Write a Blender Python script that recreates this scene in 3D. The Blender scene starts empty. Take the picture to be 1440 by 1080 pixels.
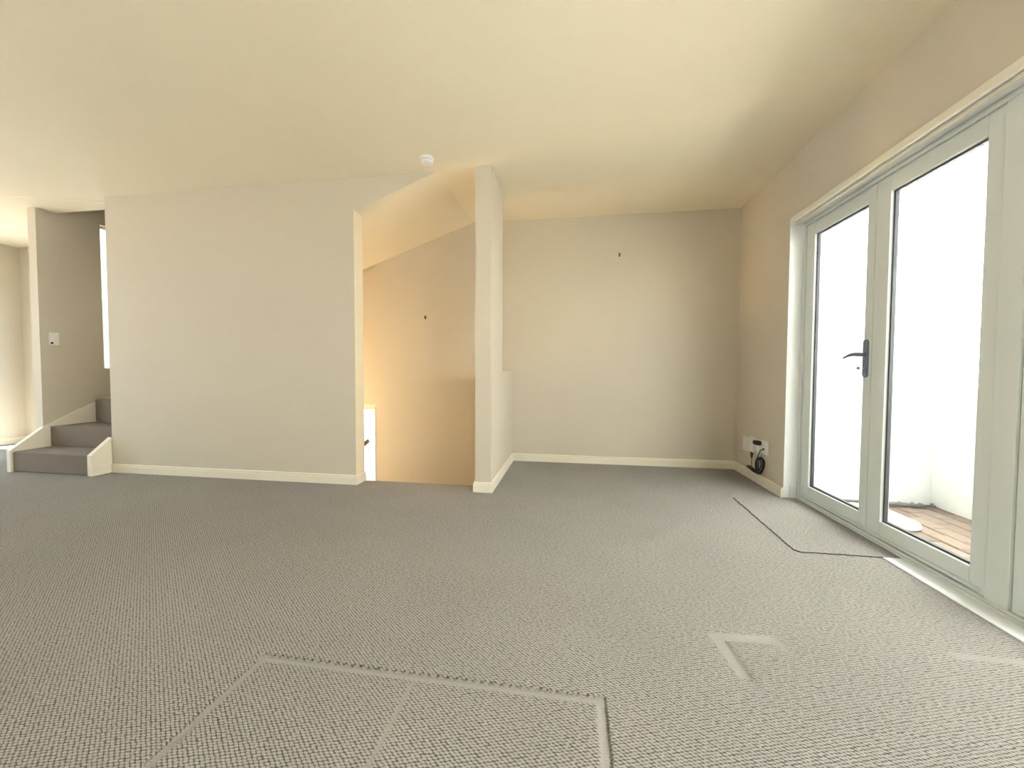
import bpy, bmesh, math, random
from mathutils import Vector, Matrix
random.seed(7)
sc = bpy.context.scene
COL = sc.collection

# ------------------------------------------------------------------ camera
F_PX = 550.07
R = Vector((0.98833131, 0.15227842, 0.00353543))
U = Vector((-0.00871703, 0.033373, 0.99940495))
Fw = Vector((-0.15206982, 0.98777403, -0.034311))
cd = bpy.data.cameras.new('camera')
cd.sensor_fit = 'HORIZONTAL'; cd.sensor_width = 36.0
cd.lens = F_PX / 1440 * 36.0
cd.clip_start = 0.05; cd.clip_end = 200
cam = bpy.data.objects.new('camera', cd); COL.objects.link(cam)
m = Matrix((R, U, -Fw)).transposed().to_4x4(); m.translation = Vector((0, 0, 1.0))
cam.matrix_world = m
sc.camera = cam

# ------------------------------------------------------------------ sky and exposure
SKY = 3.2
w = bpy.data.worlds.new('overcast_sky'); sc.world = w
w.use_nodes = True
nt = w.node_tree; nt.nodes.clear()
wo = nt.nodes.new('ShaderNodeOutputWorld'); bg = nt.nodes.new('ShaderNodeBackground')
bg.inputs['Color'].default_value = (0.66, 0.83, 1.0, 1); bg.inputs['Strength'].default_value = SKY
nt.links.new(bg.outputs[0], wo.inputs[0])
vs = sc.view_settings
vs.view_transform = 'Standard'; vs.look = 'None'; vs.gamma = 1.0; vs.use_curve_mapping = False
vs.exposure = 0.5

PI = math.pi
sl_ = bpy.data.lights.new('sun', 'SUN'); sl_.energy = 100.0; sl_.angle = math.radians(1.0); sl_.color = (1.0, 0.96, 0.91)
sun = bpy.data.objects.new('sun', sl_); COL.objects.link(sun); sun.location = (-4, -8, 9)
sun.rotation_euler = Vector((0.31, 0.53, -0.79)).to_track_quat('-Z', 'Y').to_euler()

# ------------------------------------------------------------------ dimensions (metres, fitted to the photo)
XR, YP, YB, ZC = 1.658, 3.141, 4.278, 2.636
XP0, XP1 = -4.41, -1.857            # partition wall ends
XC0, XC1, YC0, YC1 = -0.783, -0.653, 3.113, 3.655
XL, YF = -7.38, -2.2
SX1, SX0, SY0 = -5.365, -5.465, 3.22   # stair wall
YFE = 3.275                          # floor edge at the stairwell
TOP = 4.8
XD = 1.766                           # inner face of the door leaves

# ------------------------------------------------------------------ materials
def newmat(name):
    mt = bpy.data.materials.new(name); mt.use_nodes = True
    n = mt.node_tree; b = n.nodes['Principled BSDF']
    return mt, n, b
def N(n, t, **kw):
    x = n.nodes.new(t)
    for k, v in kw.items(): setattr(x, k, v)
    return x
def coords(n, scale=(1, 1, 1), rot=(0, 0, 0)):
    g = N(n, 'ShaderNodeNewGeometry'); mp = N(n, 'ShaderNodeMapping')
    mp.inputs['Scale'].default_value = scale; mp.inputs['Rotation'].default_value = rot
    n.links.new(g.outputs['Position'], mp.inputs['Vector'])
    return mp.outputs['Vector']
def paint(name, col, rough=0.6, bump=0.08, scale=260, var=0.035, spec=0.3):
    mt, n, b = newmat(name)
    v = coords(n)
    n1 = N(n, 'ShaderNodeTexNoise'); n1.inputs['Scale'].default_value = scale; n1.inputs['Detail'].default_value = 3
    n.links.new(v, n1.inputs['Vector'])
    n2 = N(n, 'ShaderNodeTexNoise'); n2.inputs['Scale'].default_value = 1.7; n2.inputs['Detail'].default_value = 4
    n.links.new(v, n2.inputs['Vector'])
    hs = N(n, 'ShaderNodeMapRange'); hs.inputs['To Min'].default_value = 1 - var; hs.inputs['To Max'].default_value = 1 + var
    n.links.new(n2.outputs['Fac'], hs.inputs['Value'])
    mx = N(n, 'ShaderNodeVectorMath', operation='SCALE'); mx.inputs[0].default_value = col
    n.links.new(hs.outputs[0], mx.inputs['Scale'])
    n.links.new(mx.outputs['Vector'], b.inputs['Base Color'])
    b.inputs['Roughness'].default_value = rough
    b.inputs['Specular IOR Level'].default_value = spec
    if bump:
        bp = N(n, 'ShaderNodeBump'); bp.inputs['Strength'].default_value = bump; bp.inputs['Distance'].default_value = 0.003
        n.links.new(n1.outputs['Fac'], bp.inputs['Height']); n.links.new(bp.outputs[0], b.inputs['Normal'])
    return mt
def plain(name, col, rough=0.5, metal=0.0, spec=0.5):
    mt, n, b = newmat(name)
    v = coords(n)
    n2 = N(n, 'ShaderNodeTexNoise'); n2.inputs['Scale'].default_value = 25; n2.inputs['Detail'].default_value = 2
    n.links.new(v, n2.inputs['Vector'])
    hs = N(n, 'ShaderNodeMapRange'); hs.inputs['To Min'].default_value = 0.96; hs.inputs['To Max'].default_value = 1.04
    n.links.new(n2.outputs['Fac'], hs.inputs['Value'])
    mx = N(n, 'ShaderNodeVectorMath', operation='SCALE'); mx.inputs[0].default_value = col
    n.links.new(hs.outputs[0], mx.inputs['Scale']); n.links.new(mx.outputs['Vector'], b.inputs['Base Color'])
    b.inputs['Roughness'].default_value = rough; b.inputs['Metallic'].default_value = metal
    b.inputs['Specular IOR Level'].default_value = spec
    return mt
def glassmat():
    mt = bpy.data.materials.new('clear_glass'); mt.use_nodes = True
    n = mt.node_tree; n.nodes.clear()
    o = N(n, 'ShaderNodeOutputMaterial'); t = N(n, 'ShaderNodeBsdfTransparent'); g = N(n, 'ShaderNodeBsdfGlossy')
    t.inputs['Color'].default_value = (0.95, 0.97, 0.96, 1); g.inputs['Roughness'].default_value = 0.02
    lw = N(n, 'ShaderNodeLayerWeight'); lw.inputs['Blend'].default_value = 0.5; pw = N(n, 'ShaderNodeMath', operation='POWER'); pw.inputs[1].default_value = 5.0
    n.links.new(lw.outputs['Facing'], pw.inputs[0])
    fr = N(n, 'ShaderNodeMath', operation='MULTIPLY_ADD'); fr.inputs[1].default_value = 0.9; fr.inputs[2].default_value = 0.035
    n.links.new(pw.outputs[0], fr.inputs[0])
    mx = N(n, 'ShaderNodeMixShader')
    n.links.new(fr.outputs[0], mx.inputs[0]); n.links.new(t.outputs[0], mx.inputs[1]); n.links.new(g.outputs[0], mx.inputs[2])
    n.links.new(mx.outputs[0], o.inputs[0])
    return mt
def carpetmat(name, base, loops=True):
    mt, n, b = newmat(name)
    ns = N(n, 'ShaderNodeTexNoise'); ns.inputs['Scale'].default_value = 60; ns.inputs['Detail'].default_value = 2
    pos = coords(n); n.links.new(pos, ns.inputs['Vector'])
    # slightly disturbed staggered loop rows
    sub = N(n, 'ShaderNodeVectorMath', operation='SUBTRACT'); sub.inputs[1].default_value = (0.5, 0.5, 0.5)
    n.links.new(ns.outputs['Color'], sub.inputs[0])
    sca = N(n, 'ShaderNodeVectorMath', operation='SCALE'); sca.inputs['Scale'].default_value = 0.005
    n.links.new(sub.outputs['Vector'], sca.inputs[0])
    rt = coords(n, rot=(0, 0, math.radians(-17)))
    ad = N(n, 'ShaderNodeVectorMath', operation='ADD'); n.links.new(rt, ad.inputs[0]); n.links.new(sca.outputs['Vector'], ad.inputs[1])
    d1_ = N(n, 'ShaderNodeVectorMath', operation='DOT_PRODUCT'); d1_.inputs[1].default_value = (1/0.0122, 0.5/0.0088, 0); n.links.new(ad.outputs['Vector'], d1_.inputs[0])
    d2_ = N(n, 'ShaderNodeVectorMath', operation='DOT_PRODUCT'); d2_.inputs[1].default_value = (0, 1/0.0088, 0); n.links.new(ad.outputs['Vector'], d2_.inputs[0])
    sc2 = N(n, 'ShaderNodeCombineXYZ'); n.links.new(d1_.outputs['Value'], sc2.inputs[0]); n.links.new(d2_.outputs['Value'], sc2.inputs[1])
    vo = N(n, 'ShaderNodeTexVoronoi', voronoi_dimensions='2D', feature='F1'); vo.inputs['Scale'].default_value = 1.0; vo.inputs['Randomness'].default_value = 0.22
    n.links.new(sc2.outputs[0], vo.inputs['Vector'])
    br = N(n, 'ShaderNodeMapRange', interpolation_type='SMOOTHSTEP'); br.inputs['From Min'].default_value = 0.30; br.inputs['From Max'].default_value = 0.66
    n.links.new(vo.outputs['Distance'], br.inputs['Value'])
    fine = N(n, 'ShaderNodeTexNoise'); fine.inputs['Scale'].default_value = 420; fine.inputs['Detail'].default_value = 2
    n.links.new(pos, fine.inputs['Vector'])
    big = N(n, 'ShaderNodeTexNoise'); big.inputs['Scale'].default_value = 1.3; big.inputs['Detail'].default_value = 5
    n.links.new(pos, big.inputs['Vector'])
    at = N(n, 'ShaderNodeAttribute'); at.attribute_name = 'pressed'
    inv = N(n, 'ShaderNodeMath', operation='SUBTRACT'); inv.inputs[0].default_value = 1.0; n.links.new(at.outputs['Fac'], inv.inputs[1])
    # dark gap between loops
    gap = N(n, 'ShaderNodeMath', operation='MULTIPLY'); n.links.new(inv.outputs[0], gap.inputs[1])
    if loops: n.links.new(br.outputs[0], gap.inputs[0])
    else: gap.inputs[0].default_value = 0.15
    k = N(n, 'ShaderNodeMapRange'); k.inputs['To Min'].default_value = 1.2; k.inputs['To Max'].default_value = 0.28
    n.links.new(gap.outputs[0], k.inputs['Value'])
    k2 = N(n, 'ShaderNodeMapRange'); k2.inputs['To Min'].default_value = 0.78; k2.inputs['To Max'].default_value = 1.22
    n.links.new(fine.outputs['Fac'], k2.inputs['Value'])
    k3 = N(n, 'ShaderNodeMapRange'); k3.inputs['To Min'].default_value = 0.86; k3.inputs['To Max'].default_value = 1.14
    n.links.new(big.outputs['Fac'], k3.inputs['Value'])
    kp = N(n, 'ShaderNodeMath', operation='MULTIPLY_ADD'); n.links.new(at.outputs['Fac'], kp.inputs[0]); kp.inputs[1].default_value = -0.13; n.links.new(k.outputs[0], kp.inputs[2]); k = kp
    a = N(n, 'ShaderNodeMath', operation='MULTIPLY'); n.links.new(k.outputs[0], a.inputs[0]); n.links.new(k2.outputs[0], a.inputs[1])
    a2 = N(n, 'ShaderNodeMath', operation='MULTIPLY'); n.links.new(a.outputs[0], a2.inputs[0]); n.links.new(k3.outputs[0], a2.inputs[1])
    mx = N(n, 'ShaderNodeVectorMath', operation='SCALE'); mx.inputs[0].default_value = base
    n.links.new(a2.outputs[0], mx.inputs['Scale']); n.links.new(mx.outputs['Vector'], b.inputs['Base Color'])
    b.inputs['Roughness'].default_value = 0.95; b.inputs['Specular IOR Level'].default_value = 0.1
    b.inputs['Sheen Weight'].default_value = 0.15; b.inputs['Sheen Roughness'].default_value = 0.5
    hh = N(n, 'ShaderNodeMath', operation='MULTIPLY'); n.links.new(gap.outputs[0], hh.inputs[0]); hh.inputs[1].default_value = -1.0
    h2 = N(n, 'ShaderNodeMath', operation='MULTIPLY_ADD'); n.links.new(fine.outputs['Fac'], h2.inputs[0]); h2.inputs[1].default_value = 0.5; n.links.new(hh.outputs[0], h2.inputs[2])
    bp = N(n, 'ShaderNodeBump'); bp.inputs['Strength'].default_value = 0.8 if loops else 0.3; bp.inputs['Distance'].default_value = 0.004
    n.links.new(h2.outputs[0], bp.inputs['Height']); n.links.new(bp.outputs[0], b.inputs['Normal'])
    return mt
CREAM = (0.63, 0.565, 0.465)
M = dict(
    wall=paint('cream_wall_paint', CREAM, bump=0.12),
    ceil=paint('cream_ceiling_paint', (0.85, 0.76, 0.59), bump=0.05),
    trim=paint('cream_gloss_trim', (0.82, 0.765, 0.64), rough=0.35, bump=0.0),
    door=paint('pale_grey_green_door_paint', (0.70, 0.73, 0.70), rough=0.4, bump=0.0),
    reveal=paint('white_reveal_paint', (0.82, 0.83, 0.82), rough=0.5, bump=0.03),
    ext=paint('white_masonry_paint', (0.85, 0.85, 0.83), rough=0.8, bump=0.3, scale=60),
    carpet=carpetmat('taupe_loop_carpet', (0.335, 0.315, 0.292)),
    stairc=carpetmat('brown_stair_carpet', (0.20, 0.165, 0.135), loops=False),
    back=plain('dark_carpet_backing', (0.10, 0.085, 0.075), 0.9),
    gasket=plain('dark_rubber_gasket', (0.06, 0.065, 0.07), 0.6),
    iron=plain('blue_grey_powder_coat', (0.17, 0.21, 0.25), 0.4),
    brass=plain('steel_key_metal', (0.55, 0.5, 0.42), 0.3, 1.0),
    plastic=plain('white_plastic', (0.80, 0.79, 0.74), 0.35),
    plastic2=plain('bright_white_plastic', (0.85, 0.83, 0.80), 0.35),
    black=plain('black_rubber', (0.018, 0.018, 0.02), 0.5),
    dark=plain('dark_slot', (0.05, 0.045, 0.04), 0.7),
    nail=plain('rusty_nail_metal', (0.06, 0.035, 0.02), 0.6),
    wood=plain('brown_varnished_wood', (0.27, 0.14, 0.06), 0.4),
    alu=plain('grey_metal_track', (0.42, 0.42, 0.41), 0.4, 0.6),
    sand=plain('dark_joint_sand', (0.10, 0.085, 0.075), 0.95),
    leaf=plain('dry_grey_twig', (0.16, 0.155, 0.15), 0.9),
    ground=plain('outdoor_dark_paving', (0.125, 0.115, 0.11), 0.95),
    glass=glassmat(),
)
def pavermat():
    mt, n, b = newmat('weathered_brick_paver')
    oi = N(n, 'ShaderNodeObjectInfo'); cr = N(n, 'ShaderNodeValToRGB')
    cr.color_ramp.elements[0].color = (0.175, 0.128, 0.10, 1); cr.color_ramp.elements[1].color = (0.27, 0.205, 0.16, 1)
    n.links.new(oi.outputs['Random'], cr.inputs[0])
    ns = N(n, 'ShaderNodeTexNoise'); ns.inputs['Scale'].default_value = 40; ns.inputs['Detail'].default_value = 4
    n.links.new(coords(n), ns.inputs['Vector'])
    mr = N(n, 'ShaderNodeMapRange'); mr.inputs['To Min'].default_value = 0.75; mr.inputs['To Max'].default_value = 1.25
    n.links.new(ns.outputs['Fac'], mr.inputs['Value'])
    mx = N(n, 'ShaderNodeVectorMath', operation='SCALE'); n.links.new(cr.outputs[0], mx.inputs[0]); n.links.new(mr.outputs[0], mx.inputs['Scale'])
    n.links.new(mx.outputs['Vector'], b.inputs['Base Color']); b.inputs['Roughness'].default_value = 0.85
    bp = N(n, 'ShaderNodeBump'); bp.inputs['Strength'].default_value = 0.4; bp.inputs['Distance'].default_value = 0.004
    n.links.new(ns.outputs['Fac'], bp.inputs['Height']); n.links.new(bp.outputs[0], b.inputs['Normal'])
    return mt
M['paver'] = pavermat()

# ------------------------------------------------------------------ mesh helpers (world coordinates in, re-based to the parent)
def bx(bm, x0, x1, y0, y1, z0, z1):
    vs_ = [bm.verts.new(c) for c in ((x0,y0,z0),(x1,y0,z0),(x1,y1,z0),(x0,y1,z0),(x0,y0,z1),(x1,y0,z1),(x1,y1,z1),(x0,y1,z1))]
    for f in ((0,3,2,1),(4,5,6,7),(0,1,5,4),(1,2,6,5),(2,3,7,6),(3,0,4,7)): bm.faces.new([vs_[i] for i in f])
    return vs_
def prism(bm, pts, axis, a, b):
    """closed outline pts (two coords) pushed along axis (0,1,2) from a to b"""
    def mk(p, t):
        if axis == 0: return (t, p[0], p[1])
        if axis == 1: return (p[0], t, p[1])
        return (p[0], p[1], t)
    A = [bm.verts.new(mk(p, a)) for p in pts]; B = [bm.verts.new(mk(p, b)) for p in pts]
    n = len(pts)
    bm.faces.new(A); bm.faces.new(B[::-1])
    for i in range(n): bm.faces.new((A[i], B[i], B[(i+1) % n], A[(i+1) % n]))
def tube(bm, pts, r, seg=8, closed=False):
    pts = [Vector(p) for p in pts]; rings = []; n = len(pts)
    for i, p in enumerate(pts):
        if closed: t = pts[(i+1) % n] - pts[i-1]
        else: t = pts[min(i+1, n-1)] - pts[max(i-1, 0)]
        t.normalize()
        a = Vector((0, 0, 1)) if abs(t.z) < 0.9 else Vector((1, 0, 0))
        u = t.cross(a).normalized(); v = t.cross(u)
        rr = r[i] if isinstance(r, (list, tuple)) else r
        rings.append([bm.verts.new(p + (u*math.cos(2*PI*k/seg) + v*math.sin(2*PI*k/seg))*rr) for k in range(seg)])
    for i in range(n if closed else n-1):
        A, B = rings[i], rings[(i+1) % n]
        for k in range(seg): bm.faces.new((A[k], A[(k+1) % seg], B[(k+1) % seg], B[k]))
    if not closed:
        bm.faces.new(rings[0][::-1]); bm.faces.new(rings[-1])
def lathe(bm, prof, c, axis='z', seg=40):
    rings = []
    for r, h in prof:
        ring = []
        for k in range(seg):
            a = 2*PI*k/seg
            if axis == 'z': p = (c[0]+r*math.cos(a), c[1]+r*math.sin(a), c[2]+h)
            elif axis == 'x': p = (c[0]+h, c[1]+r*math.cos(a), c[2]+r*math.sin(a))
            else: p = (c[0]+r*math.cos(a), c[1]+h, c[2]+r*math.sin(a))
            ring.append(bm.verts.new(p))
        rings.append(ring)
    for A, B in zip(rings, rings[1:]):
        for k in range(seg): bm.faces.new((A[k], A[(k+1) % seg], B[(k+1) % seg], B[k]))
    bm.faces.new(rings[0]); bm.faces.new(rings[-1])
def obj(name, bm, mat, parent=None, bevel=0.0, smooth=False, seg=2):
    bmesh.ops.recalc_face_normals(bm, faces=bm.faces)
    off = Vector((0, 0, 0))
    q = parent
    while q is not None: off += q.location; q = q.parent
    bm.transform(Matrix.Translation(-off))
    me = bpy.data.meshes.new(name); bm.to_mesh(me); bm.free()
    o = bpy.data.objects.new(name, me); COL.objects.link(o)
    for mm in (mat if isinstance(mat, (list, tuple)) else [mat]): me.materials.append(mm)
    if parent: o.parent = parent
    if smooth:
        for p in me.polygons: p.use_smooth = True
    if bevel:
        b = o.modifiers.new('bevel', 'BEVEL'); b.width = bevel; b.segments = seg; b.limit_method = 'ANGLE'; b.angle_limit = math.radians(40)
        for p in me.polygons: p.use_smooth = True
        wn = o.modifiers.new('wn', 'WEIGHTED_NORMAL'); wn.keep_sharp = True
    return o
def box(name, d, mat, parent=None, bevel=0.0):
    bm = bmesh.new()
    for q in (d if isinstance(d, list) else [d]): bx(bm, *q)
    return obj(name, bm, mat, parent, bevel)
def tag(o, label, cat, group=None, kind=None):
    o['label'] = label; o['category'] = cat
    if group: o['group'] = group
    if kind: o['kind'] = kind
    return o
def struct(o, label, cat): return tag(o, label, cat, kind='structure')
def thing(name, label, cat, loc, group=None, kind=None):
    o = bpy.data.objects.new(name, None); COL.objects.link(o); o.location = loc; o.empty_display_size = 0.1
    return tag(o, label, cat, group, kind)

# ------------------------------------------------------------------ floor: one carpet sheet with the dents left by furniture
def smooth01(t): t = max(0, min(1, t)); return t*t*(3-2*t)
def axis_lines(lo, hi, feats, base=0.15, fine=0.0025, exact=()):
    s = set()
    k = int((hi-lo)/base)
    for i in range(k+1): s.add(round(lo+(hi-lo)*i/k, 4))
    for a, b in feats:
        x = a
        while x <= b: s.add(round(x, 4)); x += fine
    s = sorted(s); out = [s[0]]
    for v in s[1:]:
        if v-out[-1] > fine*0.6: out.append(v)
    ex = sorted(exact)
    out = [v for v in out if all(abs(v-e) > 0.003 for e in ex)] + list(ex)
    return sorted(out)
GX0, GX1, GY1 = -1.066, 0.107, 1.196      # big rectangular mark
def dent(x, y):
    """returns height, pressed"""
    h = 0.0; p = 0.0
    wob = 0.003*math.sin(x*31)+0.002*math.sin(y*47+1)
    if y > 0.2:
        gy = GY1
        for d, inside in ((gy-y, GX0-0.005 <= x <= GX1+0.005), (x-GX0, y <= gy+0.005), (GX1-x, y <= gy+0.005)):
            dd = d
            if inside and dd > -0.006:
                if dd < 0.004: t = 1-abs(dd+0.001)/0.005; h = min(h, -0.010*max(0, t)); p = max(p, 0.0)
                elif dd < 0.034: h = min(h, -0.0055*(1-smooth01((dd-0.012)/0.022)*0.8)); p = max(p, 0.9*(1-smooth01((dd-0.022)/0.012)))
                else: h = min(h, -0.001)
        if y < gy-0.01:
            t = max(0, 1-abs(x+0.5-0.01*(y-1)+wob)/0.011)
            h = min(h, -0.003*smooth01(t)); p = max(p, 0.8*smooth01(t*1.3))
    def band(d0, d1, e0, e1, depth=0.0055, soft=0.006):
        nonlocal h, p
        tx = min(smooth01((x-d0+soft)/(2*soft)), smooth01((d1-x+soft)/(2*soft)))
        ty = min(smooth01((y-e0+soft)/(2*soft)), smooth01((e1-y+soft)/(2*soft)))
        t = min(tx, ty); h = min(h, -depth*t); p = max(p, 0.85*t)
    sk = 0.05*(x-0.527)
    y0 = y; y = y0-sk
    band(0.524, 0.765, 1.525, 1.573)
    y = y0
    x0 = x; x = x0+0.11*(y-1.573)
    band(0.524, 0.568, 1.345, 1.573)
    x = x0
    band(0.752, 0.772, 1.50, 1.58, 0.003)
    band(1.335, 1.60, 1.555, 1.588, 0.003)
    return h, p
xs = axis_lines(XL, XR-0.003, [(-1.09, -1.01), (-0.53, -0.47), (0.05, 0.125), (0.50, 0.61), (0.735, 0.785), (1.32, 1.345), (1.585, 1.61)], exact=(SX0, SX1, XC0, XC1))
ys = axis_lines(YF, YB, [(1.13, 1.23), (1.33, 1.36), (1.49, 1.61)], exact=(YFE,))
bm = bmesh.new()
lay = bm.verts.layers.float.new('pressed')
grid = {}
def gv(i, j):
    if (i, j) not in grid:
        h, p = dent(xs[i], ys[j]); v = bm.verts.new((xs[i], ys[j], h)); v[lay] = p; grid[i, j] = v
    return grid[i, j]
for i in range(len(xs)-1):
    for j in range(len(ys)-1):
        cx, cy = (xs[i]+xs[i+1])/2, (ys[j]+ys[j+1])/2
        if cy > YFE and SX0 < cx < XC1: continue
        f = bm.faces.new((gv(i, j), gv(i+1, j), gv(i+1, j+1), gv(i, j+1))); f.smooth = True
# rolled carpet nosing over the stairwell edge
nose = [(YFE, 0.0), (YFE+0.012, -0.003), (YFE+0.02, -0.012), (YFE+0.02, -0.05), (YFE, -0.05)]
prism(bm, nose, 0, XP1-0.3, XC0)
for q in ((XL, XR, YF, YFE, -0.25, -0.015), (XC1, XR, YFE, YB, -0.25, -0.015), (XL, SX0, YFE, YB, -0.25, -0.015)): bx(bm, *q)
fl = obj('floor', bm, M['carpet'])
struct(fl, 'taupe loop pile carpet covering the whole room floor, with pressed furniture marks', 'floor')

# ------------------------------------------------------------------ ceiling
bm = bmesh.new()
bx(bm, XL-0.4, 2.06, YF-0.5, 3.281, ZC, ZC+0.26); bx(bm, XL-0.85, XL-0.4, YF-0.5, 1.9, ZC, ZC+0.26)  # second slab: unseen eave added to block sun at the left windows
bx(bm, -1.105, 2.06, 3.281, 4.478, ZC, ZC+0.26)
bx(bm, XL-0.4, -6.2, 3.281, 4.478, ZC, ZC+0.26); bx(bm, -6.2, -5.87, 3.281, 3.97, ZC, ZC+0.26)
bx(bm, -5.87, SX0, 3.281, 3.55, ZC, ZC+0.26)
bx(bm, SX1, XP0, 3.281, 3.375, ZC, ZC+0.26)
ce = obj('ceiling', bm, M['ceil']); struct(ce, 'flat cream painted ceiling over the whole room', 'ceiling')
bm = bmesh.new()
prism(bm, [(XL, 2.80), (-5.38, 2.99), (-4.99, 3.045), (-4.55, 3.215), (XP0, 3.27), (XP0, 3.375), (SX1, 3.375), (SX1, SY0), (SX0, SY0), (SX0, 3.53), (-5.97, 3.53), (-5.97, 3.90), (-6.3, 3.90), (-6.3, 4.25), (XL, 4.25)], 2, ZC-0.008, ZC)
struct(obj('ceiling_lower_panel', bm, M['ceil']), 'slightly lower cream ceiling panel in front of the carpeted steps', 'ceiling')
# sloped underside of the upper flight, seen through the stairwell opening
sl = (2.636-2.367)/(-1.105-XP1)
zs = lambda x: 2.367+sl*(x-XP1)
bm = bmesh.new()
prism(bm, [(-4.41, zs(-4.41)), (-1.105, ZC), (-1.105, ZC+0.26), (-4.41, zs(-4.41)+0.26)], 1, 3.281, YB)
struct(obj('ceiling_stair_soffit', bm, M['ceil']), 'sloping cream plaster soffit under the upper stairs, above the stairwell opening', 'soffit')

# ------------------------------------------------------------------ walls
bm = bmesh.new()
prism(bm, [(XP0, 0), (XP1, 0), (XP1, 2.367), (-1.105, ZC), (XP0, ZC)], 1, YP, 3.281)
wp_ = obj('wall_partition', bm, [M['wall'], M['ceil']])
for p in wp_.data.polygons: p.material_index = 0 if abs(p.normal.y) > 0.5 else 1  # edge faces get the lighter ceiling paint in place of stairwell light
struct(wp_, 'wide cream partition wall between the carpeted steps and the stairwell opening', 'wall')
struct(box('wall_column', (XC0, XC1, YC0, YC1, 0, ZC), M['wall']), 'narrow cream full-height pillar at the right of the stairwell opening', 'pillar')
struct(box('wall_half', (XC0, XC1, YC1, YB, -0.25, 0.995), M['wall']), 'waist-high cream half wall running from the pillar to the back wall', 'half wall')
# back wall with the lower stair window
WX0, WX1, WZ0, WZ1 = -3.4, -2.29, -1.6, 0.57
bm = bmesh.new()
bx(bm, -2.272, 2.06, YB, 4.478, -2.6, TOP)
bx(bm, WX1, -2.272, YB+0.03, 4.478, -2.6, TOP)
bx(bm, -5.665, WX0, YB+0.03, 4.478, -2.6, TOP)
bx(bm, WX0, WX1, YB+0.03, 4.478, WZ1, TOP); bx(bm, WX0, WX1, YB+0.03, 4.478, -2.6, WZ0)
struct(obj('wall_back', bm, M['wall']), 'long cream back wall behind the stairwell and the right-hand alcove', 'wall')
DY0, DY1, DZ = 0.33, 3.36, 2.14
EY0, EY1 = -2.0, 0.1
bm = bmesh.new()
bx(bm, XR, 1.858, DY1, YB, -0.25, ZC); bx(bm, XR, 1.858, DY0, DY1, DZ, ZC); bx(bm, XR, 1.858, EY1, DY0, -0.25, ZC); bx(bm, XR, 1.858, YF-0.2, EY0, -0.25, ZC)
bx(bm, XR, 1.858, EY0, EY1, DZ, ZC); bx(bm, XR, 1.858, EY0, EY1, -0.25, -0.002)
bx(bm, XR, 1.858, DY0, DY1, -0.25, -0.012)
struct(obj('wall_right', bm, M['wall']), 'cream right-hand wall with the tall glazed door opening', 'wall')
LY0, LY1 = -1.8, 3.7
bm = bmesh.new()
bx(bm, XL-0.2, XL, YF-0.2, LY0, -0.25, ZC); bx(bm, XL-0.2, XL, LY1, 4.45, -0.25, ZC)
bx(bm, XL-0.2, XL, LY0, LY1, 2.2, ZC); bx(bm, XL-0.2, XL, LY0, LY1, -0.25, -0.002)
struct(obj('wall_left', bm, M['wall']), 'cream far left wall beyond the steps, brightly lit by daylight', 'wall')
FX0, FX1 = -1.1, 0.6
bm = bmesh.new()
bx(bm, XL, FX0, YF-0.2, YF, -0.25, ZC); bx(bm, FX1, XR, YF-0.2, YF, -0.25, ZC)
bx(bm, FX0, FX1, YF-0.2, YF, 2.2, ZC); bx(bm, FX0, FX1, YF-0.2, YF, -0.25, -0.002)
struct(obj('wall_front', bm, M['wall']), 'cream wall behind the camera with a wide window', 'wall')
struct(box('wall_nook', [(XL, -7.05, 4.25, 4.45, -0.25, ZC), (-6.3, -6.2, 3.97, 4.45, -0.25, ZC), (-7.05, -6.3, 4.25, 4.45, 2.1, ZC), (-7.05, -6.3, 4.25, 4.45, -0.25, -0.002), (-6.3, -5.87, 3.90, 3.97, -0.25, ZC), (-5.97, -5.87, 3.55, 3.58, -0.25, ZC), (-5.97, -5.87, 3.86, 3.90, -0.25, ZC), (-5.97, -5.87, 3.58, 3.86, 2.4, ZC), (-5.97, -5.87, 3.58, 3.86, -0.25, -0.002), (-5.97, SX0, 3.53, 3.55, -0.25, ZC)], M['wall']), 'short cream wall at the back of the passage left of the steps', 'wall')
# stair wall with its tall side window
TY0, TY1, TZ0, TZ1 = 3.768, 4.20, 1.0, 2.655
bm = bmesh.new()
bx(bm, SX0, SX1, SY0, 3.55, -0.25, ZC); bx(bm, SX0, SX1, 3.55, TY0, -0.25, TOP)
bx(bm, SX0, SX1, 3.375, 3.55, ZC, TOP)
bx(bm, SX0, SX1, TY0, TY1, -0.25, TZ0); bx(bm, SX0, SX1, TY0, TY1, TZ1, TOP); bx(bm, SX0, SX1, TY1, YB+0.03, -0.25, TOP)
struct(obj('wall_stair', bm, M['wall']), 'cream wall on the left of the carpeted steps, with the light switch', 'wall')
struct(box('wall_light_block', (XP0+0.001, XP0+0.05, 3.281, YB, -0.25, zs(XP0+0.001)-0.0), M['wall']), 'cream wall added under the upper stairs to block light from the globe', 'wall')  # unseen wall added to keep the globe's light off the stair wall
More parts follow.
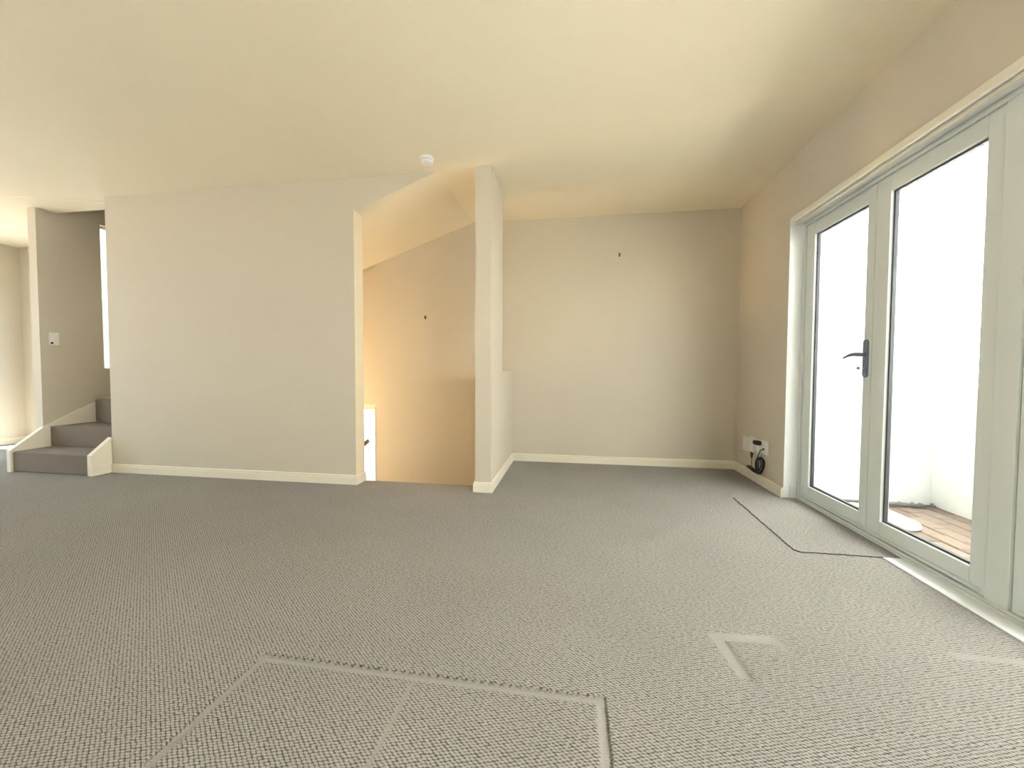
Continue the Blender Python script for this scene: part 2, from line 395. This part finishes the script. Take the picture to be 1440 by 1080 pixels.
# shaft above and below the stairs
struct(box('wall_upper_landing', [(SX1, -1.0, 3.281, 3.375, ZC+0.26, TOP), (-1.105, -1.0, 3.375, YB, ZC+0.26, TOP), (SX0, -1.0, 3.281, 4.478, TOP, TOP+0.15)], M['wall']), 'cream walls of the upper stair shaft, hidden above the ceiling', 'wall')
struct(box('wall_lower_front', (-5.465, XC1, 3.14, YFE, -2.6, -0.25), M['wall']), 'cream near wall of the lower stairwell beneath the floor edge', 'wall')
struct(box('wall_lower_right', (XC0, XC1, YFE, YB, -2.6, -0.25), M['wall']), 'cream end wall of the lower stairwell beneath the half wall', 'wall')
struct(box('wall_lower_left', (-5.565, -5.465, 3.14, YB, -2.6, -0.25), M['wall']), 'cream far end wall of the lower stairwell', 'wall')
struct(box('floor_lower', (-5.565, XC1, 3.14, 4.478, -2.7, -2.6), M['stairc']), 'brown carpeted floor at the foot of the stairwell', 'floor')

# ------------------------------------------------------------------ baseboards
PROF = [(0, 0), (0.016, 0), (0.016, 0.058), (0.0125, 0.062), (0.0125, 0.068), (0.014, 0.070), (0.012, 0.078), (0.005, 0.083), (0, 0.083)]
def base_run(bm, p, q, out, m0=0, m1=0):
    p, q, out = Vector(p), Vector(q), Vector(out); d = (q-p).normalized(); on = out.length
    A = [bm.verts.new(p + out*a - d*a*on*m0 + Vector((0, 0, b))) for a, b in PROF]; B = [bm.verts.new(q + out*a + d*a*on*m1 + Vector((0, 0, b))) for a, b in PROF]
    n = len(PROF); bm.faces.new(A); bm.faces.new(B[::-1])
    for i in range(n): bm.faces.new((A[i], B[i], B[(i+1) % n], A[(i+1) % n]))
def baseboard(name, runs, label):
    bm = bmesh.new()
    for r in runs: base_run(bm, *r)
    struct(obj(name, bm, M['trim']), label, 'baseboard')
e = 0.016
baseboard('baseboard_partition', [((XP0, YP, 0), (XP1, YP, 0), (0, -1, 0), 0, 1), ((XP1, YP, 0), (XP1, 3.281, 0), (1, 0, 0), 1, 0)], 'cream moulded baseboard along the foot of the wide partition wall')
baseboard('baseboard_column', [((XC0, YC0, 0), (XC1, YC0, 0), (0, -1, 0), 1, 1), ((XC1, YC0, 0), (XC1, YB, 0), (1, 0, 0), 1, -1), ((XC0, YC0, 0), (XC0, YFE, 0), (-1, 0, 0), 1, 0)], 'cream moulded baseboard round the pillar and half wall')
baseboard('baseboard_back', [((XC1, YB, 0), (XR, YB, 0), (0, -1, 0), -1, -1)], 'cream moulded baseboard along the alcove back wall')
baseboard('baseboard_right', [((XR, DY1, 0), (XR, YB, 0), (-1, 0, 0), 0, -1)], 'cream moulded baseboard on the right wall below the sockets')
baseboard('baseboard_nook', [((XL, 4.25, 0), (-7.05, 4.25, 0), (0, -1, 0)), ((XL, LY1, 0), (XL, 4.25-e, 0), (1, 0, 0))], 'cream baseboard in the bright passage left of the steps')

# ------------------------------------------------------------------ french doors
# reveal lining
struct(box('trim_1', [(XR+0.0005, 1.858, DY1-0.003, DY1, 0.0, DZ), (XR+0.0005, 1.858, DY0, DY0+0.003, 0.0, DZ), (XR+0.0005, 1.858, DY0+0.003, DY1-0.003, DZ-0.003, DZ), (1.70, 1.745, DY1-0.014, DY1-0.003, 0, 0.105)], M['reveal']), 'white painted reveal lining the glazed door opening', 'door reveal')
JY0, JY1 = DY0+0.003, DY1-0.003
bm = bmesh.new()
for q in ((1.752, 1.85, 3.334, JY1, 0.03, DZ-0.003), (1.752, 1.85, JY0, JY0+0.022, 0.03, DZ-0.003), (1.752, 1.85, JY0+0.022, 3.334, 2.112, DZ-0.003),
          (1.756, 1.85, 1.847, 1.938, 0.03, 2.112)): bx(bm, *q)
fr = obj('trim_2', bm, M['door'], bevel=0.003); struct(fr, 'pale grey-green timber frame and mullion around the glazed doors', 'door frame')
struct(box('trim_3', [(1.747, 1.86, JY0, JY1, -0.012, 0.016), (1.757, 1.86, JY0, JY1, 0.016, 0.03)], M['door'], bevel=0.002), 'pale stepped threshold bar beneath the glazed doors', 'threshold')
struct(box('trim_4', (XR-0.002, 1.747, JY0, 2.348, -0.012, 0.006), M['reveal'], bevel=0.002), 'bare white sill strip exposed between carpet and glazed doors', 'sill')

def leaf(name, y0, y1, g0, g1, label):
    """door leaf between y0<y1, clear glass g0..g1"""
    t = thing(name, label, 'door', (1.788, (y0+y1)/2, 0.031), kind='structure')
    z0, z1, gz0, gz1 = 0.031, 2.110, 0.132, 2.020
    a, b = XD, XD+0.046
    box('stile', (a, b, y0, g0, z0, z1), M['door'], t, 0.0025)
    box('stile', (a, b, g1, y1, z0, z1), M['door'], t, 0.0025)
    rl = box('rail', (a+0.0006, b, g0+0.0008, g1-0.0008, z0+0.003, gz0), M['door'], t, 0.0025)
    box('rail', (a+0.0006, b, g0+0.0008, g1-0.0008, gz1, z1), M['door'], t, 0.0025)
    w_ = 0.010; c, d = a+0.017, a+0.036
    gb = box('gasket', [(c, d, g0, g0+w_, gz0, gz1), (c, d, g1-w_, g1, gz0, gz1), (c, d, g0+w_, g1-w_, gz0, gz0+w_), (c, d, g0+w_, g1-w_, gz1-w_, gz1)], M['gasket'], t)
    gb['label'] = 'dark rubber glazing gasket'
    p = box('pane', (a+0.025, a+0.029, g0+w_-0.003, g1-w_+0.003, gz0+w_-0.003, gz1-w_+0.003), M['glass'], t)
    p['label'] = 'clear glass pane'
    wd = box('weather_bar', (a-0.006, a, y0+0.03, y1-0.03, 0.040, 0.056), M['door'], t, 0.002)
    return t
d1 = leaf('door_1', 2.643, 3.332, 2.707, 3.236, 'glazed door leaf with the grey lever handle, nearest the sockets')
d2 = leaf('door_2', 1.942, 2.639, 2.016, 2.537, 'wide glazed door leaf without handle, seen nearest the camera')
d3 = leaf('door_3', 1.148, 1.843, 1.222, 1.769, 'glazed door leaf cut off by the right edge of the photo')
d4 = leaf('door_4', 0.357, 1.144, 0.431, 1.070, 'glazed door leaf outside the right edge of the photo')
# lever handle of the first leaf
hy = 2.682
bm = bmesh.new()
out = [(hy+0.021*math.cos(a), 1.176+0.021*math.sin(a)) for a in [k*PI/10 for k in range(11)]] + [(hy+0.021*math.cos(a), 0.986+0.021*math.sin(a)) for a in [PI+k*PI/10 for k in range(11)]]
prism(bm, out, 0, XD-0.009, XD)
hp = obj('handle_plate', bm, M['iron'], d1, 0.002); hp['label'] = 'blue-grey metal handle plate'
bm = bmesh.new()
zc = 1.105
tube(bm, [(XD-0.009, hy, zc), (XD-0.035, hy, zc), (XD-0.046, hy+0.006, zc+0.001), (XD-0.050, hy+0.02, zc+0.002), (XD-0.051, hy+0.05, zc+0.001), (XD-0.050, hy+0.08, zc-0.004), (XD-0.048, hy+0.11, zc-0.012), (XD-0.046, hy+0.132, zc-0.018)],
     [0.012, 0.012, 0.0125, 0.012, 0.011, 0.009, 0.0075, 0.006], 12)
lv = obj('lever', bm, M['iron'], hp, smooth=True)
bm = bmesh.new()
lathe(bm, [(0.008, 0), (0.008, -0.006), (0.006, -0.007)], (XD-0.009, hy, 1.022), 'x', 16)
tube(bm, [(XD-0.016, hy, 1.022), (XD-0.034, hy, 1.022)], 0.002, 8)
bx(bm, XD-0.052, XD-0.033, hy-0.0012, hy+0.0012, 1.012, 1.032)
obj('key', bm, M['brass'], hp)['label'] = 'small steel key in the lock'

# curtain track along the head of the opening
t = thing('curtain_track', 'slim cream curtain track above the glazed doors', 'curtain track', (XR, 1.82, 2.13))
box('fascia', (XR-0.020, XR-0.006, 0.29, 3.318, 2.130, 2.170), M['trim'], t, 0.002)
box('shadow_line_strip', (XR-0.006, XR-0.0005, 0.30, 3.31, 2.136, 2.179), M['gasket'], t)  # dark strip standing in for the shadow line above the fascia
box('rail', (XR+0.012, XR+0.026, 0.36, 3.306, 2.118, 2.1365), M['trim'], t, 0.001)
box('end_cap', (XR-0.021, XR-0.0005, 3.318, 3.323, 2.128, 2.172), M['trim'], t, 0.001)

# ------------------------------------------------------------------ windows
wA = thing('window_1', 'tall bright window in the stair wall, seen as a white strip', 'window', ((SX0+SX1)/2, (TY0+TY1)/2, TZ0), kind='structure')
box('frame', [(SX0+0.01, SX0+0.05, TY0, TY0+0.003, TZ0, TZ1), (SX0+0.01, SX0+0.05, TY1-0.03, TY1, TZ0, TZ1), (SX0+0.01, SX0+0.05, TY0+0.003, TY1-0.03, TZ0, TZ0+0.012), (SX0+0.01, SX0+0.05, TY0+0.003, TY1-0.03, TZ1-0.03, TZ1)], M['trim'], wA)
box('pane', (SX0+0.02, SX0+0.025, TY0+0.003, TY1-0.03, TZ0+0.012, TZ1-0.03), M['glass'], wA)
wB = thing('window_2', 'tall bright window low in the stairwell, seen beside the partition', 'window', ((WX0+WX1)/2, YB+0.1, WZ0), kind='structure')
bm = bmesh.new()
y0, y1 = YB+0.015, YB+0.10
for q in ((WX1-0.006, WX1, y0, y1, WZ0, WZ1), (WX0, WX0+0.04, y0, y1, WZ0, WZ1), (WX0+0.04, WX1-0.006, y0, y1, WZ1-0.035, WZ1), (WX0+0.04, WX1-0.006, y0, y1, WZ0, WZ0+0.05)): bx(bm, *q)
obj('frame', bm, M['trim'], wB)
box('architrave', [(WX0-0.03, WX1+0.012, YB+0.012, YB+0.03, WZ1, WZ1+0.028)], M['trim'], wB)
box('pane', (WX0+0.04, WX1-0.006, YB+0.06, YB+0.065, WZ0+0.05, WZ1-0.035), M['glass'], wB)
def outwin(name, label, ax, lo, hi, z1, plane, n):
    tt = thing(name, label, 'window', (plane if ax == 1 else (lo+hi)/2, (lo+hi)/2 if ax == 1 else plane, 0), kind='structure')
    def q(a0, a1, t0, t1, c0, c1): return (plane+t0, plane+t1, a0, a1, c0, c1) if ax == 1 else (a0, a1, plane+t0, plane+t1, c0, c1)
    wd = (hi-lo)/n
    fr_ = [q(lo, hi, 0, 0.06, 0, 0.06), q(lo, hi, 0, 0.06, z1-0.06, z1)]
    for k in range(n+1):
        c = lo+wd*k; a0 = max(lo, c-0.04); a1 = min(hi, c+0.04)
        fr_.append(q(a0, a1, 0, 0.06, 0.06, z1-0.06))
    box('frame', fr_, M['door'], tt)
    for k in range(n): box('pane', q(lo+wd*k+0.04, lo+wd*(k+1)-0.04, 0.028, 0.033, 0.06, z1-0.06), M['glass'], tt)
outwin('window_3', 'wide glazed doors in the far left wall, outside the photo', 1, LY0, LY1, 2.2, XL-0.13, 5)
outwin('window_5', 'further glazed doors in the right-hand wall, behind the camera', 1, EY0, EY1, 2.14, XR+0.07, 3)
outwin('window_6', 'glazed door at the end of the passage, hidden behind the stair wall', 0, -7.05, -6.3, 2.1, 4.32, 1)
outwin('window_7', 'unseen side window added to brighten the passage, behind the stair wall', 1, 3.58, 3.86, 2.4, -5.96, 1)  # opening added to bring more daylight onto the passage wall
outwin('window_4', 'wide window in the wall behind the camera', 0, FX0, FX1, 2.2, YF-0.13, 2)

# ------------------------------------------------------------------ carpet offcut by the doors
def ragged(a, b, n, amp):
    a, b = Vector(a), Vector(b); d = (b-a); nn = Vector((-d.y, d.x)).normalized()
    return [a + d*(k/n) + nn*random.uniform(-amp, amp)*(0 if k in (0,) else 1) for k in range(n)]
outl = ragged((1.268, 3.297), (1.232, 2.372), 60, 0.0045) + ragged((1.232, 2.372), (1.256, 2.346), 3, 0.002) + ragged((1.256, 2.346), (1.745, 2.350), 24, 0.003)
outl += [Vector((1.745, 2.350)), Vector((1.745, 3.340)), Vector((1.66, 3.345)), Vector((1.645, 3.34))] 
bm = bmesh.new()
T = [bm.verts.new((p.x, p.y, 0.0065)) for i, p in enumerate(outl)]
Bt = [bm.verts.new((p.x, p.y, 0.0006)) for p in outl]
bm.faces.new(T); bm.faces.new(Bt[::-1])
for i in range(len(outl)):
    f = bm.faces.new((T[i], Bt[i], Bt[(i+1) % len(outl)], T[(i+1) % len(outl)])); f.material_index = 1
oc = obj('carpet_offcut', bm, [M['carpet'], M['back']])
me = oc.data
for p in me.polygons: p.material_index = 0 if abs(p.normal.z) > 0.7 else 1
tag(oc, 'loose cut piece of carpet with a ragged edge by the glazed doors', 'carpet piece')

# ------------------------------------------------------------------ carpeted steps at the left
st = thing('staircase', 'short brown-carpeted winding steps between cream stringers at the far left', 'staircase', ((SX1+XP0)/2, 3.3, 0))
L, Rr = SX1, -4.456
piv = (-4.415, 3.30)
def step(poly, z0, z1, nose_edge=True):
    bm = bmesh.new(); prism(bm, poly, 2, z0, z1)
    return obj('step', bm, M['stairc'], st, 0.018, seg=4)
step([(L, 2.985), (Rr, 2.985), (Rr, 3.29), (L, 3.29)], 0.001, 0.198)
step([(L, 3.268), (Rr, 3.268), (Rr, 3.285), (XP0-0.002, 3.285), (XP0-0.002, 3.32), (L, 3.69)], 0.198, 0.404)
step([(L, 3.667), (XP0-0.002, 3.30), (XP0-0.002, 3.60), (-4.9, YB), (L, YB)], 0.404, 0.66)
step([(-4.88, YB), (XP0-0.002, 3.58), (XP0-0.002, YB)], 0.66, 0.86)
bm = bmesh.new()
lp = [(2.966, 0.0), (2.966, 0.208), (3.236, 0.421), (3.513, 0.563), (3.69, 0.640), (3.817, 0.677), (4.05, 0.72), (YB, 0.735)]
SOL = lp + [(YB, 0.0)]
prism(bm, [(2.966, 0.001), (2.966, 0.208), (3.2195, 0.408), (3.2195, 0.001)], 0, L-0.03, L+0.014)
prism(bm, [(3.2195, 0.001), (3.2195, 0.408)] + [(3.236, 0.421), (3.513, 0.563), (3.69, 0.640), (3.817, 0.677), (4.05, 0.72), (YB, 0.735), (YB, 0.001)], 0, L, L+0.014)
obj('stringer', bm, M['trim'], st, 0.0015)
bm = bmesh.new()
prism(bm, [(2.970, 0.001), (2.970, 0.194), (YP-0.0005, 0.340), (YP-0.0005, 0.001)], 0, Rr, -4.4115)
obj('stringer', bm, M['trim'], st, 0.0015)
bm = bmesh.new(); base_run(bm, (-4.4115, 2.972, 0.001), (-4.4115, YP-0.017, 0.001), (0.6, 0, 0)); 
obj('stringer_plinth', bm, M['trim'], st)
# descending flight in the stairwell
ds = thing('stair_flight', 'carpeted flight dropping out of sight behind the floor edge', 'staircase', (-1.3, 3.8, -2.6))
def dstep(x0, x1, y0, y1, z): box('step', (x0, x1, y0, y1, z-0.2 if z > -2.4 else -2.6, z), M['stairc'], ds, 0.012)
dstep(-1.85, XC0-0.002, YFE+0.022, 3.52, -0.20)
dstep(-1.85, XC0-0.002, 3.52, YB-0.002, -0.40)
for k in range(9): dstep(-1.85-0.28*(k+1), -1.85-0.28*k, YFE+0.002, YB-0.002, -0.6-0.2*k)

# ------------------------------------------------------------------ handrail in the stairwell
hr = thing('handrail', 'brown wooden handrail end seen against the bright stairwell window', 'handrail', (-2.4, 3.345, 0.0))
bm = bmesh.new()
tube(bm, [(-1.848, 3.345, 0.352), (-1.856, 3.345, 0.346), (-1.9, 3.345, 0.312), (-3.4, 3.345, -0.85)], [0.012, 0.019, 0.020, 0.020], 12)
obj('rail', bm, M['wood'], hr, smooth=True)
for k in (-2.2, -3.1):
    bm = bmesh.new(); zz = 0.312+0.7747*(k+1.9); tube(bm, [(k, 3.282, zz-0.06), (k, 3.345, zz-0.06), (k, 3.345, zz-0.015)], 0.006, 8); obj('bracket', bm, M['alu'], hr)

# ------------------------------------------------------------------ unseen warm globe added to light the stairwell, behind the partition
PX, PY, PZ = -3.75, 3.78, 0.35
lp_ = thing('stairwell_fill_globe', 'unseen warm globe added to light the stairwell, behind the partition wall', 'lamp', (PX, PY, PZ))
bm = bmesh.new(); tube(bm, [(PX, PY, zs(PX)+0.001), (PX, PY, PZ+0.1)], 0.004, 8); obj('cord', bm, M['plastic2'], lp_)
bm = bmesh.new(); lathe(bm, [(0.03, 0.06), (0.03, 0.10), (0.012, 0.115)], (PX, PY, PZ), seg=20); obj('holder', bm, M['alu'], lp_)
bm = bmesh.new(); bmesh.ops.create_uvsphere(bm, u_segments=20, v_segments=12, radius=0.075, matrix=Matrix.Translation((PX, PY, PZ)))
gm, n_, b_ = newmat('warm_fill_globe'); b_.inputs['Emission Color'].default_value = (1.0, 0.73, 0.38, 1); b_.inputs['Emission Strength'].default_value = 350.0
obj('globe', bm, gm, lp_, smooth=True)

# ------------------------------------------------------------------ smoke detector
c = (-1.12, 2.936, ZC)
sd = thing('smoke_detector', 'round white smoke detector on the ceiling near the stairwell opening', 'smoke detector', c)
bm = bmesh.new(); lathe(bm, [(0.052, 0), (0.056, -0.003), (0.056, -0.009), (0.050, -0.011)], c); obj('base', bm, M['plastic2'], sd)
bm = bmesh.new(); lathe(bm, [(0.047, -0.011), (0.048, -0.022), (0.046, -0.0235)], c); obj('body', bm, M['plastic2'], sd)
bm = bmesh.new(); lathe(bm, [(0.041, -0.0235), (0.041, -0.0275)], c); obj('vent_gap', bm, M['dark'], sd)
bm = bmesh.new(); lathe(bm, [(0.046, -0.0275), (0.047, -0.030), (0.045, -0.040), (0.036, -0.045), (0.012, -0.046)], c); cap = obj('cover', bm, M['plastic2'], sd)
bm = bmesh.new(); lathe(bm, [(0.011, -0.046), (0.0105, -0.0475)], c, seg=20); obj('test_button', bm, M['plastic'], cap)
bm = bmesh.new(); lathe(bm, [(0.003, 0), (0.003, -0.003)], (c[0]-0.028, c[1]-0.0385, c[2]-0.017), 'y', 10); obj('indicator', bm, M['dark'], sd)

# ------------------------------------------------------------------ light switch on the stair wall
sw = thing('light_switch', 'white light switch plate on the stair wall', 'light switch', (SX1, 3.326, 1.25))
box('plate', (SX1, SX1+0.009, 3.287, 3.366, 1.251, 1.380), M['plastic2'], sw, 0.002)
rk = box('rocker', (SX1+0.009, SX1+0.013, 3.333, 3.347, 1.318, 1.338), M['plastic'], sw, 0.001)
box('rocker', (SX1+0.009, SX1+0.013, 3.333, 3.347, 1.283, 1.297), M['plastic'], sw, 0.001)
bm = bmesh.new(); lathe(bm, [(0.009, 0), (0.010, 0.008), (0.006, 0.014)], (SX1+0.009, 3.305, 1.269), 'x', 16); obj('knob', bm, M['black'], sw)

# ------------------------------------------------------------------ wall sockets, plugs and cables on the right wall
def plate(name, y0, y1, z0, z1, label):
    tt = thing(name, label, 'wall socket', (XR, (y0+y1)/2, z0), 'wall plates by the baseboard')
    box('plate', (XR-0.010, XR, y0, y1, z0, z1), M['plastic'], tt, 0.003)
    return tt
s1 = plate('wall_socket', 3.958, 4.092, 0.242, 0.378, 'white socket plate farthest from the glazed doors, left of the adapter')
box('switch', (XR-0.014, XR-0.010, 4.050, 4.075, 0.285, 0.350), M['plastic2'], s1, 0.001)
s2 = plate('wall_socket', 3.728, 3.950, 0.258, 0.395, 'middle white socket plate carrying the adapter and plugs')
box('switch', (XR-0.014, XR-0.010, 3.905, 3.925, 0.32, 0.35), M['plastic2'], s2, 0.001)
s3 = plate('wall_socket', 3.600, 3.722, 0.282, 0.404, 'white aerial outlet plate nearest the glazed doors')
bm = bmesh.new(); lathe(bm, [(0.008, 0), (0.008, -0.006), (0.005, -0.008)], (XR-0.010, 3.662, 0.326), 'x', 14); obj('outlet', bm, M['dark'], s3)
ad = thing('power_adapter', 'white block adapter plugged into the middle socket', 'adapter', (XR-0.03, 3.84, 0.265))
box('body', (XR-0.040, XR-0.0105, 3.80, 3.88, 0.266, 0.388), M['plastic'], ad, 0.004)
box('socket_face', (XR-0.042, XR-0.040, 3.815, 3.865, 0.300, 0.335), M['plastic2'], ad)
pl = thing('plug', 'black plug in the middle socket beside the white adapter', 'plug', (XR-0.04, 3.735, 0.36))
bm = bmesh.new(); bx(bm, XR-0.060, XR-0.0105, 3.702, 3.766, 0.352, 0.388); obj('body', bm, M['black'], pl, 0.009, seg=3)
box('grip', (XR-0.064, XR-0.060, 3.714, 3.754, 0.358, 0.382), M['black'], pl, 0.0015)
wp = thing('plug', 'white plug directly below the black plug on the middle socket', 'plug', (XR-0.03, 3.73, 0.29))
bm = bmesh.new(); bx(bm, XR-0.042, XR-0.0105, 3.703, 3.752, 0.292, 0.350); obj('body', bm, M['plastic2'], wp, 0.006)
# charger lead hanging from the adapter
ca = thing('charger_cable', 'thin black lead with a plug hanging from the adapter', 'cable', (XR-0.026, 3.855, 0.13))
bm = bmesh.new(); tube(bm, [(XR-0.026, 3.855, 0.2655), (XR-0.026, 3.855, 0.235), (XR-0.026, 3.855, 0.205)], [0.013, 0.011, 0.005], 10); obj('connector', bm, M['black'], ca)
bm = bmesh.new(); tube(bm, [(XR-0.026, 3.855, 0.206), (XR-0.026, 3.853, 0.17), (XR-0.026, 3.853, 0.134)], 0.003, 8); obj('lead', bm, M['black'], ca)
# black block and coil
cc = thing('cable_coil', 'coiled black cable with a block hanging below the sockets', 'cable', (XR-0.03, 3.70, 0.10))
bm = bmesh.new()
for (y, z, a, b) in ((3.702, 0.172, 0.064, 0.078), (3.698, 0.170, 0.054, 0.070), (3.706, 0.168, 0.068, 0.072), (3.700, 0.176, 0.058, 0.074), (3.712, 0.172, 0.047, 0.060), (3.690, 0.172, 0.060, 0.070)):
    dx = random.uniform(0.014, 0.034)
    tube(bm, [(XR-dx-0.004*math.sin(q*2*PI/28*2), y+a*math.cos(q*2*PI/28)-0.25*b*math.sin(q*2*PI/28), z+b*math.sin(q*2*PI/28)) for q in range(28)], 0.0048, 8, True)
obj('coil', bm, M['black'], cc, smooth=True)
bm = bmesh.new()
tube(bm, [(XR-0.026, 3.925, 0.113), (XR-0.028, 3.87, 0.116), (XR-0.030, 3.81, 0.108), (XR-0.030, 3.745, 0.101)], [0.014, 0.0175, 0.016, 0.010], 10)
obj('block', bm, M['black'], cc, smooth=True)
bm = bmesh.new()
tube(bm, [(XR-0.024, 3.745, 0.236), (XR-0.026, 3.728, 0.262), (XR-0.030, 3.70, 0.284), (XR-0.030, 3.685, 0.310), (XR-0.018, 3.660, 0.326)], 0.004, 8)
obj('aerial_lead', bm, M['black'], cc, smooth=True)

# ------------------------------------------------------------------ nails in the back wall
def nail(x, z, label):
    tt = thing('nail', label, 'nail', (x, YB, z), 'nails left in the back wall')
    bm = bmesh.new(); tube(bm, [(x, YB, z-0.004), (x, YB-0.022, z+0.003)], 0.0045, 8); obj('shank', bm, M['nail'], tt)
    bm = bmesh.new(); bx(bm, x-0.0075, x+0.0075, YB-0.026, YB-0.020, z-0.02, z+0.018); obj('head', bm, M['nail'], tt)
nail(-1.653, 1.601, 'dark nail in the yellow stairwell wall')
nail(0.478, 2.215, 'dark nail high on the alcove back wall')

# ------------------------------------------------------------------ courtyard outside the doors
GZ = -0.06
XW, YW = 2.84, 3.57
pv = struct(box('courtyard_paving', (1.858, XW, -2.8, YW, GZ-0.15, GZ-0.008), M['sand']), 'sandy bed of the brick courtyard paving outside the glazed doors', 'paving')
bm = bmesh.new(); bx(bm, -0.052, 0.052, -0.107, 0.107, -0.04, 0.0)
bmesh.ops.bevel(bm, geom=[ed for ed in bm.edges if all(v.co.z > -0.01 for v in ed.verts)], offset=0.006, segments=1, affect='EDGES')
pme = bpy.data.meshes.new('paver'); bm.to_mesh(pme); bm.free(); pme.materials.append(M['paver'])
row = 0; x = 1.858+0.056
while x < XW-0.04:
    y = YW-0.11 - (0.11 if row % 2 else 0.0)
    while y > 0.1:
        o = bpy.data.objects.new('paver', pme); COL.objects.link(o); o.parent = pv
        o.location = (x+random.uniform(-.001, .001), y, GZ+random.uniform(-0.003, 0.003)); o.rotation_euler = (random.uniform(-.012, .012), random.uniform(-.015, .015), random.uniform(-.01, .01))
        y -= 0.2205
    x += 0.1105; row += 1
struct(box('wall_courtyard', [(XW, XW+0.15, -2.8, YW+0.15, GZ-0.15, 2.25), (1.858, XW, YW, YW+0.15, GZ-0.15, 2.25)], M['ext']), 'white painted courtyard wall outside the glazed doors', 'wall')
# white round-ended slab on the paving
bm = bmesh.new()
sx, w_ = 2.235, 0.12
ol = [(sx-w_, 3.42), (sx-w_, 3.06)] + [(sx+w_*math.cos(a), 3.06+0.13*math.sin(a)) for a in [PI+k*PI/14 for k in range(1, 14)]] + [(sx+w_, 3.06), (sx+w_, 3.42)]
prism(bm, ol, 2, GZ+0.001, GZ+0.035)
tag(obj('stepping_slab', bm, M['ext'], bevel=0.012), 'white round-ended slab lying on the brick paving outside', 'slab')
# dry twigs against the return wall
tw = thing('dry_branch', 'grey dry branch lying on the paving against the white courtyard wall', 'branch', (2.5, 3.45, GZ))
bm = bmesh.new(); tube(bm, [(1.98, 3.50, GZ+0.012), (2.2, 3.49, GZ+0.022), (2.42, 3.50, GZ+0.018), (2.58, 3.46, GZ+0.022), (2.7, 3.47, GZ+0.018), (2.815, 3.49, GZ+0.014)], [0.010, 0.012, 0.011, 0.016, 0.010, 0.004], 8); obj('stem', bm, M['leaf'], tw, smooth=True)
for k in range(9):
    a = 2.40+k*0.045; dy = random.choice((-1, 1))*random.uniform(0.02, 0.06); zz = GZ+0.02
    bm = bmesh.new(); yb = 3.475; p = [(a, yb, zz), (a+0.03, yb+dy*0.6, zz+0.012), (a+0.075, yb+dy, zz), (a+0.035, yb+dy*0.3, zz+0.004)]
    A = [bm.verts.new(v) for v in p]; B = [bm.verts.new((v[0], v[1], v[2]-0.004)) for v in p]
    bm.faces.new(A); bm.faces.new(B[::-1])
    for i in range(4): bm.faces.new((A[i], B[i], B[(i+1) % 4], A[(i+1) % 4]))
    obj('leaf', bm, M['leaf'], tw)
# unseen green screen added to block low sky at the window behind the camera
bm = bmesh.new(); bmesh.ops.create_grid(bm, x_segments=60, y_segments=24, size=0.5)
bm.transform(Matrix.Translation((-0.5, YF-2.0, 1.05)) @ Matrix.Rotation(PI/2, 4, 'X') @ Matrix.Diagonal((9.0, 2.5, 1, 1)))
for v in bm.verts: v.co += Vector((random.uniform(-.04, .04), random.uniform(-.09, .09), random.uniform(-.03, .03)))
bx(bm, -5.0, 4.0, YF-2.8, YF-2.1, -0.2, 2.28)
struct(obj('sky_screen', bm, plain('sky_screen_green', (0.05, 0.075, 0.03), 0.9)), 'unseen green screen added to block sky light behind the camera', 'sky_screen')
# ground outside the left and front windows
struct(box('ground', [(-40, XL-0.2, -40, 40, -0.4, -0.2), (XL-0.2, 40, -40, YF-0.2, -0.4, -0.2)], M['ground']), 'dark paved ground outside the unseen windows', 'ground')
